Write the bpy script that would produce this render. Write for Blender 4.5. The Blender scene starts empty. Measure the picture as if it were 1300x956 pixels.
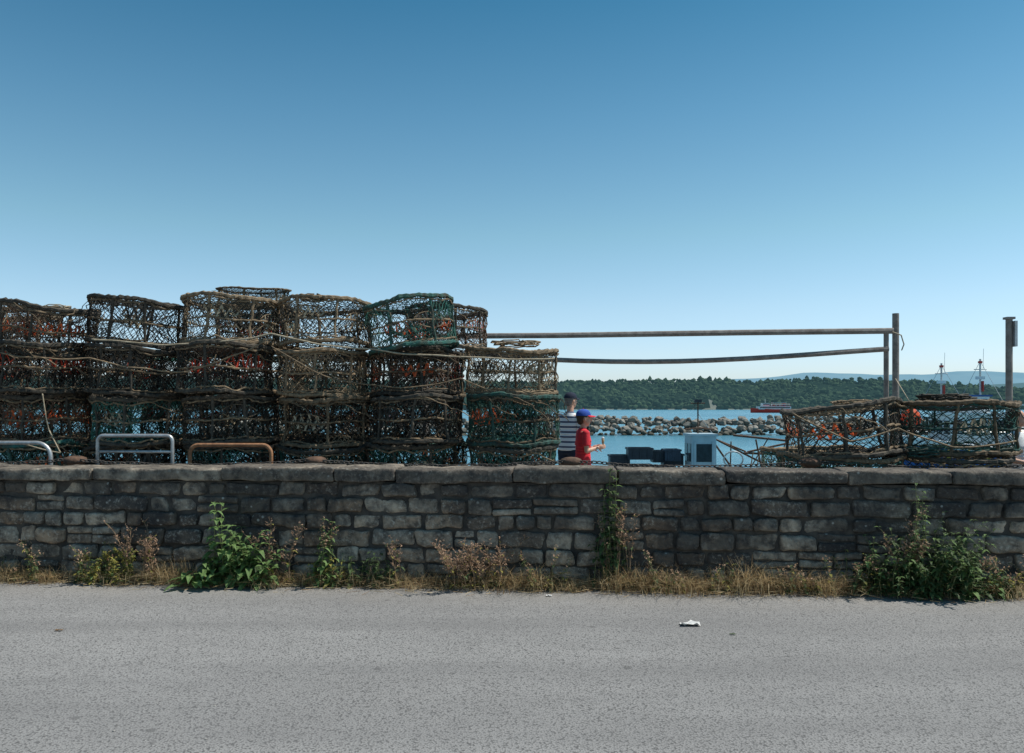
import bpy, bmesh, math, random
from mathutils import Vector, Matrix, noise, Quaternion
random.seed(7)
R=random.random
def U(a,b): return random.uniform(a,b)
F=1011.0; CAMZ=1.6; HY=517.0
def W(px,y,D): return Vector(((px-650)/F*D, D, CAMZ-(y-HY)/F*D))
scene=bpy.context.scene
COL=scene.collection

# ------------------------------------------------------------------ materials
def nt_new(name):
    m=bpy.data.materials.new(name); m.use_nodes=True
    nt=m.node_tree; b=nt.nodes['Principled BSDF']; return m,nt,b
def add(nt,t,**k):
    n=nt.nodes.new(t)
    for a,v in k.items(): setattr(n,a,v)
    return n
def mixc(nt,fac,a,b,mode='MIX'):
    n=add(nt,'ShaderNodeMix',data_type='RGBA',blend_type=mode)
    for s,v in ((0,fac),(6,a),(7,b)):
        if isinstance(v,(int,float)): n.inputs[s].default_value=v
        elif isinstance(v,tuple): n.inputs[s].default_value=(*v,1) if len(v)==3 else v
        else: nt.links.new(v,n.inputs[s])
    return n.outputs[2]
def noi(nt,vec,scale,detail=5,rough=.6):
    n=add(nt,'ShaderNodeTexNoise'); n.inputs['Scale'].default_value=scale
    n.inputs['Detail'].default_value=detail; n.inputs['Roughness'].default_value=rough
    if vec is not None: nt.links.new(vec,n.inputs['Vector'])
    return n.outputs['Fac']
def ramp(nt,fac,stops):
    n=add(nt,'ShaderNodeValToRGB'); nt.links.new(fac,n.inputs[0])
    e=n.color_ramp.elements
    while len(e)<len(stops): e.new(.5)
    for i,(p,c) in enumerate(stops):
        e[i].position=p; e[i].color=(c,c,c,1) if isinstance(c,(int,float)) else (*c,1)
    return n.outputs[0]
def bumpn(nt,b,h,strength,dist=.01):
    n=add(nt,'ShaderNodeBump'); n.inputs['Strength'].default_value=strength; n.inputs['Distance'].default_value=dist
    nt.links.new(h,n.inputs['Height']); nt.links.new(n.outputs[0],b.inputs['Normal'])
def pmat(name,c1,c2=None,scale=8,rough=.8,bump=.4,dist=.01,bscale=None,metal=0,transl=0,rand=0,spec=.3,haze_glow=None):
    m,nt,b=nt_new(name)
    tc=add(nt,'ShaderNodeTexCoord'); v=tc.outputs['Object']
    if c2 is None: c2=tuple(x*.65 for x in c1)
    f=ramp(nt,noi(nt,v,scale,3),[(.35,0.),(.65,1.)])
    c=mixc(nt,f,c1,c2)
    if rand:
        oi=add(nt,'ShaderNodeObjectInfo'); mr=add(nt,'ShaderNodeMapRange')
        mr.inputs[3].default_value=1-rand; mr.inputs[4].default_value=1+rand
        nt.links.new(oi.outputs['Random'],mr.inputs[0])
        hs=add(nt,'ShaderNodeHueSaturation'); nt.links.new(mr.outputs[0],hs.inputs['Value']); nt.links.new(c,hs.inputs['Color']); c=hs.outputs[0]
    nt.links.new(c,b.inputs['Base Color'])
    b.inputs['Roughness'].default_value=rough; b.inputs['Metallic'].default_value=metal
    b.inputs['Specular IOR Level'].default_value=spec
    if haze_glow: b.inputs['Emission Color'].default_value=(*haze_glow,1); b.inputs['Emission Strength'].default_value=1  # even emission that imitates distance haze; the surface is no light source
    if bump: bumpn(nt,b,noi(nt,v,bscale or scale*4,3),bump,dist)
    if transl:
        t=add(nt,'ShaderNodeBsdfTranslucent'); nt.links.new(c,t.inputs[0])
        mx=add(nt,'ShaderNodeMixShader'); mx.inputs[0].default_value=transl
        nt.links.new(b.outputs[0],mx.inputs[1]); nt.links.new(t.outputs[0],mx.inputs[2])
        nt.links.new(mx.outputs[0],nt.nodes['Material Output'].inputs[0])
    return m

# ------------------------------------------------------------------ mesh builder
class MB:
    def __init__(s): s.v=[];s.f=[];s.m=[];s.t=[]
    def tube(s,pts,rad,n=6,mat=0,closed=False,cap=True,flat=1.0):
        pts=[Vector(p) for p in pts]; L=len(pts)
        if isinstance(rad,(int,float)): rad=[rad]*L
        b=len(s.v); ref=None
        for i,p in enumerate(pts):
            if closed: t=pts[(i+1)%L]-pts[i-1]
            else: t=pts[min(i+1,L-1)]-pts[max(i-1,0)]
            if t.length<1e-9: t=Vector((0,0,1))
            t.normalize()
            if ref is None:
                ref=Vector((0,0,1)) if abs(t.z)<.9 else Vector((1,0,0))
            a=(ref-t*ref.dot(t))
            if a.length<1e-4: a=t.orthogonal()
            a.normalize(); ref=a; c=t.cross(a)
            for k in range(n):
                an=2*math.pi*k/n
                s.v.append(p+a*(math.cos(an)*rad[i])+c*(math.sin(an)*rad[i]*flat))
        for i in range(L if closed else L-1):
            j=(i+1)%L
            for k in range(n):
                k2=(k+1)%n
                s.f.append((b+i*n+k,b+i*n+k2,b+j*n+k2,b+j*n+k)); s.m.append(mat)
        if cap and not closed:
            s.f.append(tuple(b+k for k in range(n))[::-1]); s.m.append(mat)
            s.f.append(tuple(b+(L-1)*n+k for k in range(n))); s.m.append(mat)
    def seg(s,a,b_,r,mat=0,n=3):
        t=b_-a
        if t.length<1e-6: return
        x=t.orthogonal().normalized()*r; y=t.normalized().cross(x); b=len(s.v)
        for p in (a,b_):
            for k in range(n):
                an=2*math.pi*k/n; s.v.append(p+x*math.cos(an)+y*math.sin(an))
        for k in range(n):
            k2=(k+1)%n; s.f.append((b+k,b+k2,b+n+k2,b+n+k)); s.m.append(mat)
    def box(s,c,d,mat=0,M=None):
        b=len(s.v); c=Vector(c)
        for x in(-1,1):
            for y in(-1,1):
                for z in(-1,1):
                    p=Vector((x*d[0]/2,y*d[1]/2,z*d[2]/2))
                    if M is not None: p=M@p
                    s.v.append(c+p)
        for f in((0,1,3,2),(4,6,7,5),(0,4,5,1),(2,3,7,6),(0,2,6,4),(1,5,7,3)):
            s.f.append(tuple(b+i for i in f)); s.m.append(mat)
    def quad(s,p,mat=0):
        b=len(s.v); s.v+= [Vector(q) for q in p]; s.f.append(tuple(range(b,b+len(p)))); s.m.append(mat)
    def rbox(s,lo,hi,seg,bev,amp,mat=0,nsc=6,tone=None,skew=0):
        """rounded, noisy stone block"""
        def grid(a,b,n):
            L=b-a; e=min(bev,L*.3)
            return [a,a+e*.35]+[a+e+(L-2*e)*i/n for i in range(n+1)]+[b-e*.35,b]
        G=[grid(lo[i],hi[i],seg[i]) for i in range(3)]
        N=[len(g)-1 for g in G]; idx={}; b0=len(s.v)
        off=Vector((R()*50,R()*50,R()*50))
        sk=[U(-skew,skew) for _ in range(4)]; cz=(lo[2]+hi[2])/2; cxx=(lo[0]+hi[0])/2
        inner=[(lo[i]+min(bev,(hi[i]-lo[i])*.3),hi[i]-min(bev,(hi[i]-lo[i])*.3)) for i in range(3)]
        def vid(i,j,k):
            key=(i,j,k)
            if key in idx: return idx[key]
            p=Vector((G[0][i],G[1][j],G[2][k]))
            q=Vector([min(max(p[a],inner[a][0]),inner[a][1]) for a in range(3)])
            d=p-q
            if d.length>1e-7: p=q+d.normalized()*bev
            nv=noise.noise_vector(p*nsc+off)*amp+noise.noise_vector(p*nsc*3.3+off)*amp*.45
            if skew:
                nv.x+=(p.z-cz)*sk[0]; nv.z+=(p.x-cxx)*sk[1]*.35; nv.y+=(p.z-cz)*sk[2]*.5+(p.x-cxx)*sk[3]*.25
            s.v.append(p+nv); idx[key]=len(s.v)-1
            return idx[key]
        for ax in range(3):
            a1,a2=[(1,2),(2,0),(0,1)][ax]
            for side in(0,N[ax]):
                for i in range(N[a1]):
                    for j in range(N[a2]):
                        q=[]
                        for (di,dj) in((0,0),(1,0),(1,1),(0,1)):
                            c=[0,0,0]; c[ax]=side; c[a1]=i+di; c[a2]=j+dj; q.append(vid(*c))
                        if side==0: q=q[::-1]
                        s.f.append(tuple(q)); s.m.append(mat)
        if tone is not None:
            s.t+= [(b0,len(s.v),tone)]
    def obj(s,name,mats,smooth=False,parent=None,link=True):
        me=bpy.data.meshes.new(name); me.from_pydata([tuple(p) for p in s.v],[],s.f)
        for m in mats: me.materials.append(m)
        me.polygons.foreach_set('material_index',s.m)
        if smooth: me.polygons.foreach_set('use_smooth',[True]*len(s.f))
        if s.t:
            ca=me.color_attributes.new('tone','FLOAT_COLOR','POINT')
            arr=[0.5]*(len(s.v)*4)
            for a,b,t in s.t:
                for i in range(a,b): arr[i*4:i*4+4]=[t[0],t[1],t[2],1]
            ca.data.foreach_set('color',arr)
        me.update()
        o=bpy.data.objects.new(name,me)
        if link: COL.objects.link(o)
        if parent: o.parent=parent
        return o
def empty(name,loc=(0,0,0),rz=0):
    e=bpy.data.objects.new(name,None); COL.objects.link(e); e.location=loc; e.rotation_euler=(0,0,rz); e.empty_display_size=.1
    return e

# ------------------------------------------------------------------ camera, light, sky
cam=bpy.data.cameras.new('camera'); co=bpy.data.objects.new('camera',cam); COL.objects.link(co)
cam.sensor_width=36; cam.lens=28.0; cam.shift_y=39/1300
co.location=(0,0,CAMZ); co.rotation_euler=(math.radians(90),0,0); cam.clip_start=.05; cam.clip_end=60000
scene.camera=co
AZ=math.radians(85); EL=math.radians(60)
S=Vector((math.sin(AZ)*math.cos(EL),math.cos(AZ)*math.cos(EL),math.sin(EL)))
sl=bpy.data.lights.new('sun','SUN'); sl.energy=5.0; sl.angle=math.radians(.5); sl.color=(1,.955,.88)
so=bpy.data.objects.new('sun',sl); COL.objects.link(so); so.rotation_euler=S.to_track_quat('Z','Y').to_euler(); so.location=(20,20,40)
w=bpy.data.worlds.new('World'); scene.world=w; w.use_nodes=True; nt=w.node_tree
bg=nt.nodes['Background']; bg.inputs[1].default_value=.1
sk=add(nt,'ShaderNodeTexSky',sky_type='NISHITA'); sk.sun_disc=False; sk.sun_elevation=EL; sk.sun_rotation=AZ
sk.air_density=1.0; sk.dust_density=.7; sk.ozone_density=1.6
tc=add(nt,'ShaderNodeTexCoord'); sx=add(nt,'ShaderNodeSeparateXYZ'); nt.links.new(tc.outputs['Generated'],sx.inputs[0])
rp=ramp(nt,sx.outputs[2],[(0.,(.58,.65,.82)),(.05,(.61,.68,.81)),(.12,(.60,.68,.71)),(.21,(.50,.65,.60)),(.34,(.32,.54,.54)),(.455,(.17,.43,.46)),(.8,(.15,.34,.38))])
tint=mixc(nt,1.0,sk.outputs[0],rp,'MULTIPLY')
vm=add(nt,'ShaderNodeVectorMath',operation='SCALE'); vm.inputs[3].default_value=2.15; nt.links.new(tint,vm.inputs[0])
nt.links.new(vm.outputs[0],bg.inputs[0])
scene.view_settings.view_transform='Standard'; scene.view_settings.look='None'; scene.view_settings.exposure=0

# ------------------------------------------------------------------ surfaces
WA=-.066; WY=7.17
def wy(x): return WY+WA*x
def m_asphalt():
    m,nt,b=nt_new('asphalt'); g=add(nt,'ShaderNodeNewGeometry').outputs['Position']
    big=noi(nt,g,.5,4); mid=noi(nt,g,5,6,.7); fine=noi(nt,g,120,3,.8)
    vo=add(nt,'ShaderNodeTexVoronoi'); vo.inputs['Scale'].default_value=95; nt.links.new(g,vo.inputs['Vector'])
    c=mixc(nt,ramp(nt,big,[(.35,0.),(.65,1.)]),(.195,.19,.185),(.255,.25,.243))
    c=mixc(nt,ramp(nt,mid,[(.45,0.),(.75,.55)]),c,(.15,.147,.145))
    c=mixc(nt,ramp(nt,fine,[(.42,0.),(.62,.8)]),c,(.34,.333,.322))
    c=mixc(nt,ramp(nt,vo.outputs['Distance'],[(.0,.0),(.5,.0),(.8,.8)]),c,(.07,.069,.068))
    v2=add(nt,'ShaderNodeTexVoronoi'); v2.inputs['Scale'].default_value=14; nt.links.new(g,v2.inputs['Vector'])
    c=mixc(nt,ramp(nt,v2.outputs['Distance'],[(0.,.7),(.035,.7),(.055,0.)]),c,(.52,.51,.48))
    v4=add(nt,'ShaderNodeTexVoronoi'); v4.inputs['Scale'].default_value=1.9; nt.links.new(g,v4.inputs['Vector'])
    c=mixc(nt,ramp(nt,v4.outputs['Distance'],[(0.,.6),(.04,.5),(.06,0.)]),c,(.06,.06,.058))
    mp=add(nt,'ShaderNodeMapping'); mp.inputs['Scale'].default_value=(.12,1.6,1); nt.links.new(g,mp.inputs[0])
    c=mixc(nt,ramp(nt,noi(nt,mp.outputs[0],1.0,3),[(.4,0.),(.65,.35)]),c,(.13,.128,.127))
    sx=add(nt,'ShaderNodeSeparateXYZ'); nt.links.new(g,sx.inputs[0])
    ma=add(nt,'ShaderNodeMath',operation='MULTIPLY_ADD'); nt.links.new(sx.outputs[0],ma.inputs[0]); ma.inputs[1].default_value=.066; nt.links.new(sx.outputs[1],ma.inputs[2])
    mr=add(nt,'ShaderNodeMapRange'); mr.inputs[1].default_value=6.3; mr.inputs[2].default_value=7.05; mr.inputs[4].default_value=.55; nt.links.new(ma.outputs[0],mr.inputs[0])
    mm=add(nt,'ShaderNodeMath',operation='MULTIPLY'); nt.links.new(mr.outputs[0],mm.inputs[0]); nt.links.new(ramp(nt,noi(nt,g,2.5,5),[(.35,.2),(.65,1.)]),mm.inputs[1])
    c=mixc(nt,mm.outputs[0],c,(.28,.255,.22))
    nt.links.new(c,b.inputs['Base Color']); b.inputs['Roughness'].default_value=.9; b.inputs['Specular IOR Level'].default_value=.2
    bumpn(nt,b,vo.outputs['Distance'],.5,.006); return m
asph=m_asphalt()
mb=MB(); mb.quad([(-250,-250,0),(250,-250,0),(250,wy(250)+.1,0),(-250,wy(-250)+.1,0)]); mb.obj('road',[asph])
conc=pmat('quay_concrete',(.3,.29,.27),(.2,.2,.19),scale=1.5,bscale=30)
mb=MB(); Q=14.2
a=[Vector((-90,wy(-90)+.1,0)),Vector((120,wy(120)+.1,0)),Vector((120,Q,0)),Vector((-90,Q,0))]
dz=Vector((0,0,-5))
mb.quad(a); mb.quad([a[3],a[2],a[2]+dz,a[3]+dz]); mb.quad([a[1],a[2],a[2]+dz,a[1]+dz]); mb.quad([a[3],a[0],a[0]+dz,a[3]+dz])
mb.box((15,Q-.16,.06),(209,.3,.114))
mb.obj('quay',[conc])
def m_water():
    m,nt,b=nt_new('sea_water'); g=add(nt,'ShaderNodeNewGeometry').outputs['Position']
    mp=add(nt,'ShaderNodeMapping'); mp.inputs['Scale'].default_value=(.5,1.4,1); nt.links.new(g,mp.inputs[0])
    n1=noi(nt,mp.outputs[0],.9,6,.65); n2=noi(nt,mp.outputs[0],.03,4)
    c=mixc(nt,ramp(nt,n2,[(.4,0.),(.6,1.)]),(.06,.19,.26),(.10,.27,.35)); nt.links.new(c,b.inputs['Base Color'])
    b.inputs['Roughness'].default_value=.25; b.inputs['IOR'].default_value=1.33
    bumpn(nt,b,n1,1.0,.35); return m
mb=MB(); mb.quad([(-30000,Q-8,-2),(30000,Q-8,-2),(30000,45000,-2),(-30000,45000,-2)]); mb.obj('sea',[m_water()])

# ------------------------------------------------------------------ stone wall
def m_stone(name,base=1.0,stain=.75):
    m,nt,b=nt_new(name); tc=add(nt,'ShaderNodeTexCoord').outputs['Object']
    at=add(nt,'ShaderNodeAttribute'); at.attribute_name='tone'; sp=add(nt,'ShaderNodeSeparateColor'); nt.links.new(at.outputs['Color'],sp.inputs[0])
    k=base
    c=mixc(nt,sp.outputs[0],(.10*k,.083*k,.068*k),(.48*k,.405*k,.31*k))
    c=mixc(nt,ramp(nt,sp.outputs[1],[(.5,0.),(1.,.6)]),c,(.34*k,.23*k,.145*k))
    n1=noi(nt,tc,9,8,.7); c=mixc(nt,ramp(nt,n1,[(.38,.85),(.6,0.)]),c,(.05*k,.044*k,.04*k))
    n3=noi(nt,tc,30,6,.7); c=mixc(nt,ramp(nt,n3,[(.52,0.),(.7,.7)]),c,(.50*k,.455*k,.38*k))
    n2=noi(nt,tc,1.1,5,.65)
    sx=add(nt,'ShaderNodeSeparateXYZ'); nt.links.new(tc,sx.inputs[0])
    ad=add(nt,'ShaderNodeMath',operation='MULTIPLY_ADD'); nt.links.new(sx.outputs[2],ad.inputs[0]); ad.inputs[1].default_value=.14; nt.links.new(n2,ad.inputs[2])
    c=mixc(nt,ramp(nt,ad.outputs[0],[(.52,.0),(.65,stain)]),c,(.026*k,.025*k,.026*k))
    vo=add(nt,'ShaderNodeTexVoronoi'); vo.inputs['Scale'].default_value=13; nt.links.new(tc,vo.inputs['Vector'])
    n4=noi(nt,tc,2.3,2); mm=add(nt,'ShaderNodeMath',operation='MULTIPLY'); nt.links.new(ramp(nt,vo.outputs['Distance'],[(0.,.7),(.13,.7),(.2,0.)]),mm.inputs[0]); nt.links.new(ramp(nt,n4,[(.55,0.),(.62,1.)]),mm.inputs[1])
    c=mixc(nt,mm.outputs[0],c,(.42,.42,.38))
    nt.links.new(c,b.inputs['Base Color']); b.inputs['Roughness'].default_value=.9; b.inputs['Specular IOR Level'].default_value=.2
    bumpn(nt,b,n3,.9,.016); return m
wall=empty('stone_wall',(0,WY,0),math.atan(WA))
mb=MB(); u0=-13; u1=13
hs=[.175,.15,.165,.14,.15,.135]
z=0.0
for ci,h in enumerate(hs):
    u=u0+R()*.2
    while u<u1:
        L=U(.16,.42) if R()<.85 else U(.4,.55)
        z0=z+.016*noise.noise(Vector((u*1.3,ci*3,0))); z1=z+h+.012*noise.noise(Vector((u*1.3,ci*3+3,0)))
        tn=lambda:(min(1,max(0,random.gauss(.52,.33))),R(),R())
        if R()<.13 and h>.14:
            k=U(.4,.6); vf=U(-.018,.012)
            mb.rbox((u+.008,vf,z0+.005),(u+L-.008,.12,z0+h*k-.007),(4,1,2),.018,.011,tone=tn(),nsc=9,skew=.12)
            mb.rbox((u+.008,vf+U(-.01,.01),z0+h*k+.007),(u+L-.008,.12,z1-.006),(4,1,2),.018,.011,tone=tn(),nsc=9,skew=.12)
        else:
            mb.rbox((u+U(.007,.016),U(-.035,.016),z0+U(.004,.016)),(u+L-U(.007,.016),.12,z1-U(.004,.018)),(5,1,3),.026,.020,tone=tn(),nsc=8,skew=.16)
        u+=L
    z+=h
mb.obj('stone_courses',[m_stone('wall_stone',1.18)],parent=wall,smooth=True)
mb=MB(); u=u0
while u<u1:
    L=U(.55,1.25)
    mb.rbox((u+.004,-.045+U(-.014,.014),.92+U(-.004,.008)),(u+L-.004,.45,1.04+U(-.014,.014)),(12,5,2),.02,.018,tone=(min(1,max(0,random.gauss(.5,.2))),R()*.6,R()),nsc=5,skew=.03)
    u+=L
mb.obj('coping_stones',[m_stone('coping_stone',1.15,.6)],parent=wall,smooth=True)
mb=MB(); mb.box((0,.225,.455),(26,.40,.925)); mb.obj('mortar_core',[pmat('mortar',(.08,.07,.058),(.035,.032,.029),scale=12,bscale=60)],parent=wall)

# ------------------------------------------------------------------ verge
soil=pmat('soil',(.24,.185,.115),(.12,.092,.06),scale=14,bump=.8,bscale=60)
mb=MB(); nx=700; ny=7
for i in range(nx+1):
    x=-12+24*i/nx
    wdt=.19+.09*noise.noise(Vector((x*1.7,3,0)))+.06*noise.noise(Vector((x*9,5,0)))
    for j in range(ny+1):
        t=j/ny
        zz=.05*(1-t)**.7+.03*noise.noise(Vector((x*9,t*3,1)))*(1-t)+.012*noise.noise(Vector((x*40,t*9,1)))*(1-t)
        if t==1: zz=-.003
        else: zz=max(zz,.004)
        mb.v.append(Vector((x,wy(x)+.05-(wdt+.05)*t,zz)))
for i in range(nx):
    for j in range(ny):
        a=i*(ny+1)+j; mb.f.append((a,a+1,a+ny+2,a+ny+1)); mb.m.append(0)
mb.obj('soil_verge',[soil])
def blade(mb,p,h,az,lean,wd,mat):
    d=Vector((math.cos(az),math.sin(az),0)); s=Vector((-d.y,d.x,0))*wd
    b=len(mb.v)
    for k in range(4):
        t=k/3; q=p+Vector((0,0,h*t*(1-.35*lean*t)))+d*(h*lean*t*t)
        ww=1-t*.85
        mb.v.append(q-s*ww); mb.v.append(q+s*ww)
    for k in range(3):
        a=b+k*2; mb.f.append((a,a+1,a+3,a+2)); mb.m.append(mat)
straw=pmat('dry_grass_straw',(.56,.42,.23),(.40,.28,.14),scale=3,bump=0,transl=.4)
straw2=pmat('dry_grass_pale',(.66,.55,.36),(.50,.39,.21),scale=3,bump=0,transl=.4)
brown=pmat('dry_grass_brown',(.26,.17,.09),(.17,.105,.06),scale=3,bump=0,transl=.3)
ggrn=pmat('grass_green',(.12,.17,.045),(.08,.12,.04),scale=3,bump=0,transl=.5)
mb=MB()
for i in range(2000):
    x=U(-8,8)
    dens=.5+.85*noise.noise(Vector((x*1.1,9,0)))+(.35 if x>-.9 else .08)
    if R()>dens+.1: continue
    y=wy(x)-abs(random.gauss(.04,.11))-.01
    tall=noise.noise(Vector((x*2.7,4,0)))
    hk=(1.5 if dens>.8 else 1.1)*(1+.8*tall)
    for k in range(random.randint(9,20)):
        m=random.choices([0,1,2,3],[5,5,2.6,.4])[0]
        blade(mb,Vector((x+random.gauss(0,.05),y+random.gauss(0,.02),.0)),U(.05,.2)*hk,U(-math.pi,0) if R()<.8 else U(0,math.pi),U(.3,1.6),U(.0014,.0034),m)
for i in range(4800):
    x=U(-8,8); y=wy(x)-abs(random.gauss(0,.17))
    a=U(0,6.28); l=U(.03,.13); p=Vector((x,y,.012+.05*max(0,1-(wy(x)-y)/.2)+U(0,.02))); d=Vector((math.cos(a),math.sin(a),U(-.1,.2)))*l
    mb.seg(p,p+d,.0019,random.choice([0,1,1,2]))
mb.obj('dry_grass',[straw,straw2,brown,ggrn])

# ------------------------------------------------------------------ weeds
leafA=pmat('nettle_leaf',(.24,.36,.13),(.14,.24,.08),scale=12,bump=.2,transl=.5,rough=.6)
leafB=pmat('weed_leaf_dark',(.09,.14,.05),(.05,.085,.03),scale=12,bump=.2,transl=.4,rough=.6)
leafY=pmat('weed_leaf_yellow',(.42,.36,.09),(.26,.26,.07),scale=12,bump=.2,transl=.45)
stemG=pmat('weed_stem',(.2,.21,.09),scale=12,bump=0)
stemD=pmat('dead_stem',(.34,.24,.15),(.2,.13,.08),scale=12,bump=0)
seedm=pmat('seed_head',(.52,.36,.25),(.34,.21,.14),scale=30,bump=0,transl=.35)
def leaf(mb,p,d,l,wd,mat,droop=.5):
    d=d.normalized(); s=d.cross(Vector((0,0,1)))
    if s.length<.05: s=Vector((1,0,0))
    s.normalize(); up=s.cross(d)
    pr=[(0,.05),(.2,.75),(.45,1.),(.72,.65),(1,.02)]
    b=len(mb.v)
    for t,ww in pr:
        c=p+d*(l*t)-Vector((0,0,1))*(droop*l*t*t)
        mb.v+=[c-s*(wd*ww*.5)+up*(wd*.18*ww),c,c+s*(wd*ww*.5)+up*(wd*.18*ww)]
    for k in range(4):
        a=b+k*3
        mb.f+=[(a,a+1,a+4,a+3),(a+1,a+2,a+5,a+4)]; mb.m+=[mat,mat]
def stalk(mb,base,h,lean,nleaf,ll,lm,top=None,sr=.004,t0=.1,sm=0,out=False):
    az=U(-2.6,-.5) if out else U(0,6.28); ln=lean
    pts=[]
    for k in range(8):
        t=k/7; pts.append(base+Vector((math.cos(az)*ln*h*t*t+.02*noise.noise(base*7+Vector((t*3,0,0))),math.sin(az)*ln*h*t*t,h*t)))
        lim=wy(pts[-1].x)-.05
        if pts[-1].y>lim and pts[-1].z<1.0: pts[-1].y=lim
    mb.tube(pts,[sr*(1-.7*k/7) for k in range(8)],4,sm)
    a=U(0,6.28)
    for i in range(nleaf):
        t=t0+(1-t0)*i/max(1,nleaf-1); k=min(6,int(t*7)); q=pts[k].lerp(pts[k+1],t*7-k)
        a+=1.57
        for s in(0,math.pi):
            aa=a+s+U(-.4,.4)
            leaf(mb,q,Vector((math.cos(aa),math.sin(aa)-.25,U(.1,.7))),ll*(1.15-.7*t)*U(.7,1.2),ll*.5*(1.1-.6*t),random.choice(lm),U(.3,.9))
    if top:
        for i in range(top[0]):
            t=U(top[1],1); k=min(6,int(t*7)); q=pts[k]
            q=q.lerp(pts[k+1],t*7-k); aa=U(0,6.28); d=Vector((math.cos(aa),math.sin(aa),U(.3,1.3)))*U(.02,top[2])
            mb.seg(q,q+d,.0014,sm)
            for z in range(3):
                e=q+d*U(.6,1.1); leaf(mb,e,Vector((U(-1,1),U(-1,1),U(-.5,1))),U(.010,.024),.012,top[3],0)
WM=[stemG,leafA,leafB,leafY,stemD,seedm]
def gp(px,off=.1):
    x=(px-650)/F*7.15; x=(px-650)/F*wy(x); return Vector((x,wy(x)-off,0.01))
def weed(name,f):
    mb=MB(); f(mb); return mb.obj(name,WM)
def f(mb):
    for i in range(3): stalk(mb,gp(286+U(-6,8),U(.1,.2)),U(.68,.86),U(.02,.2),10,.15,[1],sr=.006)
    for i in range(22):
        p=gp(310+random.gauss(0,22),U(.07,.28)); stalk(mb,p,U(.2,.6),U(.05,.6),random.randint(6,9),.15,[1,1,1,2],sr=.005,out=R()<.6)
    for i in range(40):
        a=U(0,6.28); leaf(mb,gp(266+U(-16,28),U(.2,.38))+Vector((0,0,U(.01,.12))),Vector((math.cos(a),math.sin(a),.4)),U(.10,.19),U(.05,.08),1,.5)
weed('nettle',f)
def f(mb):
    for i in range(5):
        stalk(mb,gp(358+U(-16,16),U(.08,.2)),U(.3,.66),U(.05,.5),5,.08,[2,3],top=(26,.4,.08,5),sm=4)
weed('dock_weed',f)
def f(mb):
    for i in range(6): stalk(mb,gp(412+U(-10,12),U(.08,.2)),U(.35,.6),U(.05,.35),8,.10,[1,2],top=(14,.7,.03,5))
    for i in range(12): stalk(mb,gp(425+U(-26,24),U(.08,.22)),U(.12,.3),U(.1,.4),5,.09,[1,3])
weed('willowherb',f)
def f(mb):
    for i in range(20): stalk(mb,gp(150+U(-25,28),U(.07,.26)),U(.12,.30),U(.1,.6),7,.07,[1,3,3],top=(12,.6,.03,3))
weed('groundsel',f)
def f(mb):
    for i in range(9): stalk(mb,gp(188+U(-20,18),U(.07,.2)),U(.2,.6),U(.05,.55),3,.06,[3,2],top=(22,.4,.08,5),sm=4)
weed('dead_dock_weed',f)
def f(mb):
    for i in range(24): stalk(mb,gp(602+random.gauss(0,17),U(.08,.28)),U(.15,.42),U(.1,.8),4,.05,[3,3,2],top=(24,.4,.07,5),sm=4,out=R()<.5)
weed('ragwort',f)
def f(mb):
    for i in range(3): stalk(mb,gp(505+U(-14,10),U(.08,.18)),U(.25,.5),U(.05,.4),4,.06,[2,3],top=(16,.4,.06,5),sm=4)
    for i in range(14): stalk(mb,gp(468+U(-34,34),U(.08,.2)),U(.1,.3),U(.1,.4),5,.09,[2])
weed('dead_willowherb',f)
def f(mb):
    for i in range(4): stalk(mb,gp(771+U(-7,9),.07),U(.8,1.06),U(.0,.10),12,.13,[2,2,2,1],sr=.007,t0=.3)
    for i in range(6): stalk(mb,gp(772+U(-26,24),.1),U(.3,.7),U(.02,.4),7,.10,[2],sr=.004)
    for i in range(8): stalk(mb,gp(788+U(-14,14),.1),U(.45,.75),U(.0,.25),3,.06,[2,3],top=(16,.5,.06,5),sm=4)
weed('fat_hen_weed',f)
def f(mb):
    for i in range(85):
        p=gp(1165+random.gauss(0,34),U(.05,.36)); stalk(mb,p,U(.2,.7)*(1-.35*min(1,abs(p.x-3.55)/.5)),U(.05,.6),9,.095,[2,2,2,1],sr=.004,out=R()<.4)
    for i in range(4): stalk(mb,gp(1160+U(-10,10),.1),U(.75,.97),U(.02,.14),13,.08,[1,2],sr=.006,t0=.3)
    for i in range(6): stalk(mb,gp(1142+U(-16,14),.2),U(.4,.72),U(.02,.3),3,.06,[2,3],top=(26,.5,.07,5),sm=4)
weed('nightshade_bush',f)
for px,n in((1095,16),(1222,16),(1280,12),(128,14),(1010,5),(905,5),(700,6),(40,8),(655,4),(830,4)):
    def f(mb):
        for i in range(n): stalk(mb,gp(px+random.gauss(0,17),U(.06,.24)),U(.1,.36),U(.1,.5),5,.07,[2,2,3],top=(12,.5,.05,5) if R()<.6 else None)
    weed('low_weed',f)

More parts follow.
